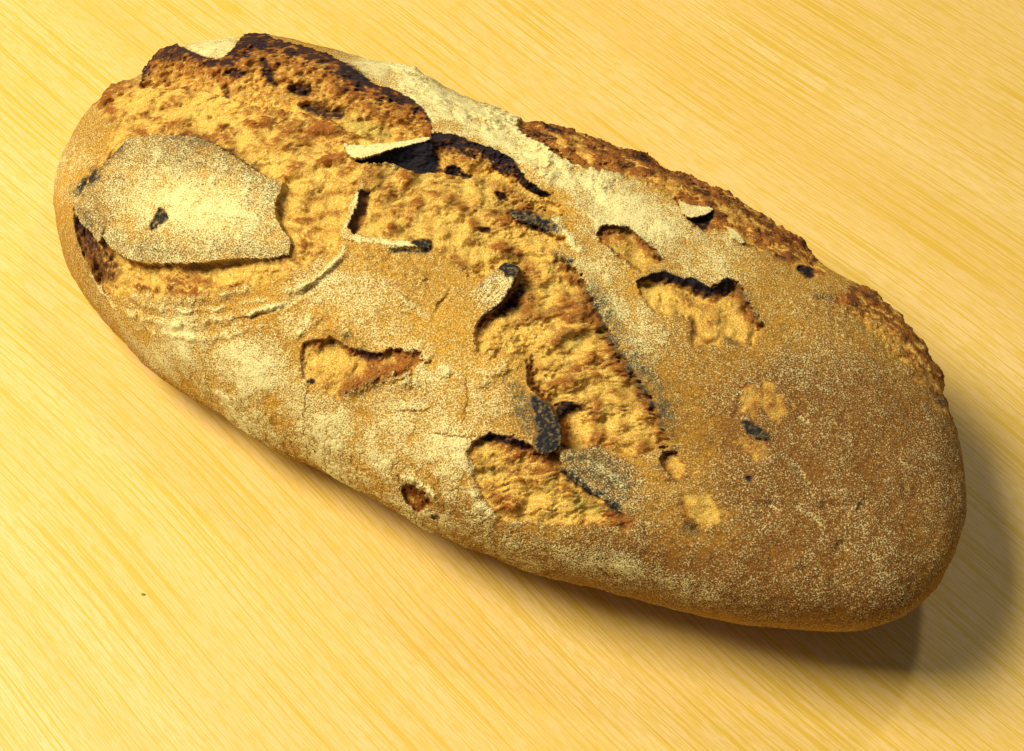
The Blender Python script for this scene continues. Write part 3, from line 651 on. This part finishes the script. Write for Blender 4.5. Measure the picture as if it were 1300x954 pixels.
def crumb_speck():
    import bmesh
    bm = bmesh.new(); bmesh.ops.create_icosphere(bm, subdivisions=2, radius=1)
    rng = np.random.default_rng(3)
    for v in bm.verts:
        v.co *= 1 + .25 * (rng.random() - .5); v.co = Vector((v.co.x * .00085, v.co.y * .00045, max(v.co.z, -.6) * .0004))
    me = bpy.data.meshes.new('bread_crumb'); bm.to_mesh(me); bm.free()
    m, t_, b_ = mat('toasted_crumb'); b_.inputs['Roughness'].default_value = .9
    nn = node(t_, 'ShaderNodeTexNoise', Scale=2500.0); cr_ = node(t_, 'ShaderNodeTexCoord'); t_.links.new(cr_.outputs['Object'], nn.inputs['Vector'])
    t_.links.new(mixc(t_, nn.outputs['Fac'], (.24, .16, .015), (.40, .27, .03)), b_.inputs['Base Color'])
    me.materials.append(m)
    ob = bpy.data.objects.new('bread_crumb', me); SC.collection.objects.link(ob)
    p = unproject(182, 755, 0); ob.location = (p[0], p[1], .00024); ob.rotation_euler = (0, 0, -.15)
    ob['label'] = 'tiny dark crumb lying alone on the bare wood at the lower left'; ob['category'] = 'crumb'
crumb_speck()

# ------------------------------------------------------------------ the loaf: one thing, its crust, torn openings and flaps are its parts
loaf = bpy.data.objects.new('bread_loaf', None); SC.collection.objects.link(loaf)
loaf.empty_display_size = .05
loaf.location = (float(LP0[0]), float(LP0[1]), 0.0)
loaf['label'] = 'long oval rustic bread loaf with cracked floury crust and burnt edges on the table'
loaf['category'] = 'bread'
POS -= np.array(loaf.location)[None]
ii = np.arange(NB * NA).reshape(NB, NA)
q = np.stack([ii[:-1, :-1], ii[:-1, 1:], ii[1:, 1:], ii[1:, :-1]], -1).reshape(-1, 4)
# torn openings own the steep faces of their edge, a flap only the faces that lie wholly on it
torn = np.array([n == 'torn_crumb' for n, _ in PARTS] + [False])
pq = pid[q]; tq = np.where(torn[pq], pq, -1).max(1)
same = (pq == pq[:, :1]).all(1)
fid = np.where(tq >= 0, tq, np.where(same, pq[:, 0], -1))

def part(name, faces, label=None):
    vs, inv = np.unique(faces.ravel(), return_inverse=True)
    f = inv.reshape(-1, 4)
    me = bpy.data.meshes.new(name)
    me.vertices.add(len(vs)); me.vertices.foreach_set('co', POS[vs].astype(np.float32).ravel())
    me.loops.add(f.size); me.loops.foreach_set('vertex_index', f.ravel().astype(np.int32))
    me.polygons.add(len(f)); me.polygons.foreach_set('loop_start', np.arange(0, f.size, 4, dtype=np.int32))
    me.update(calc_edges=True)
    me.polygons.foreach_set('use_smooth', np.ones(len(f), bool))
    a = me.attributes.new('albedo', 'FLOAT_COLOR', 'POINT')
    a.data.foreach_set('color', np.concatenate([np.clip(col[vs], 0, 1), np.ones((len(vs), 1), np.float32)], 1).astype(np.float32).ravel())
    a = me.attributes.new('flour', 'FLOAT', 'POINT'); a.data.foreach_set('value', flour[vs].astype(np.float32))
    me.materials.append(mb)
    ob = bpy.data.objects.new(name, me); SC.collection.objects.link(ob); ob.parent = loaf
    if label: ob['label'] = label
    return ob
part('crust', q[fid == -1])
for k, (nm, lb) in enumerate(PARTS):
    fk = q[fid == k]
    if len(fk) > 20: part(nm, fk, lb)
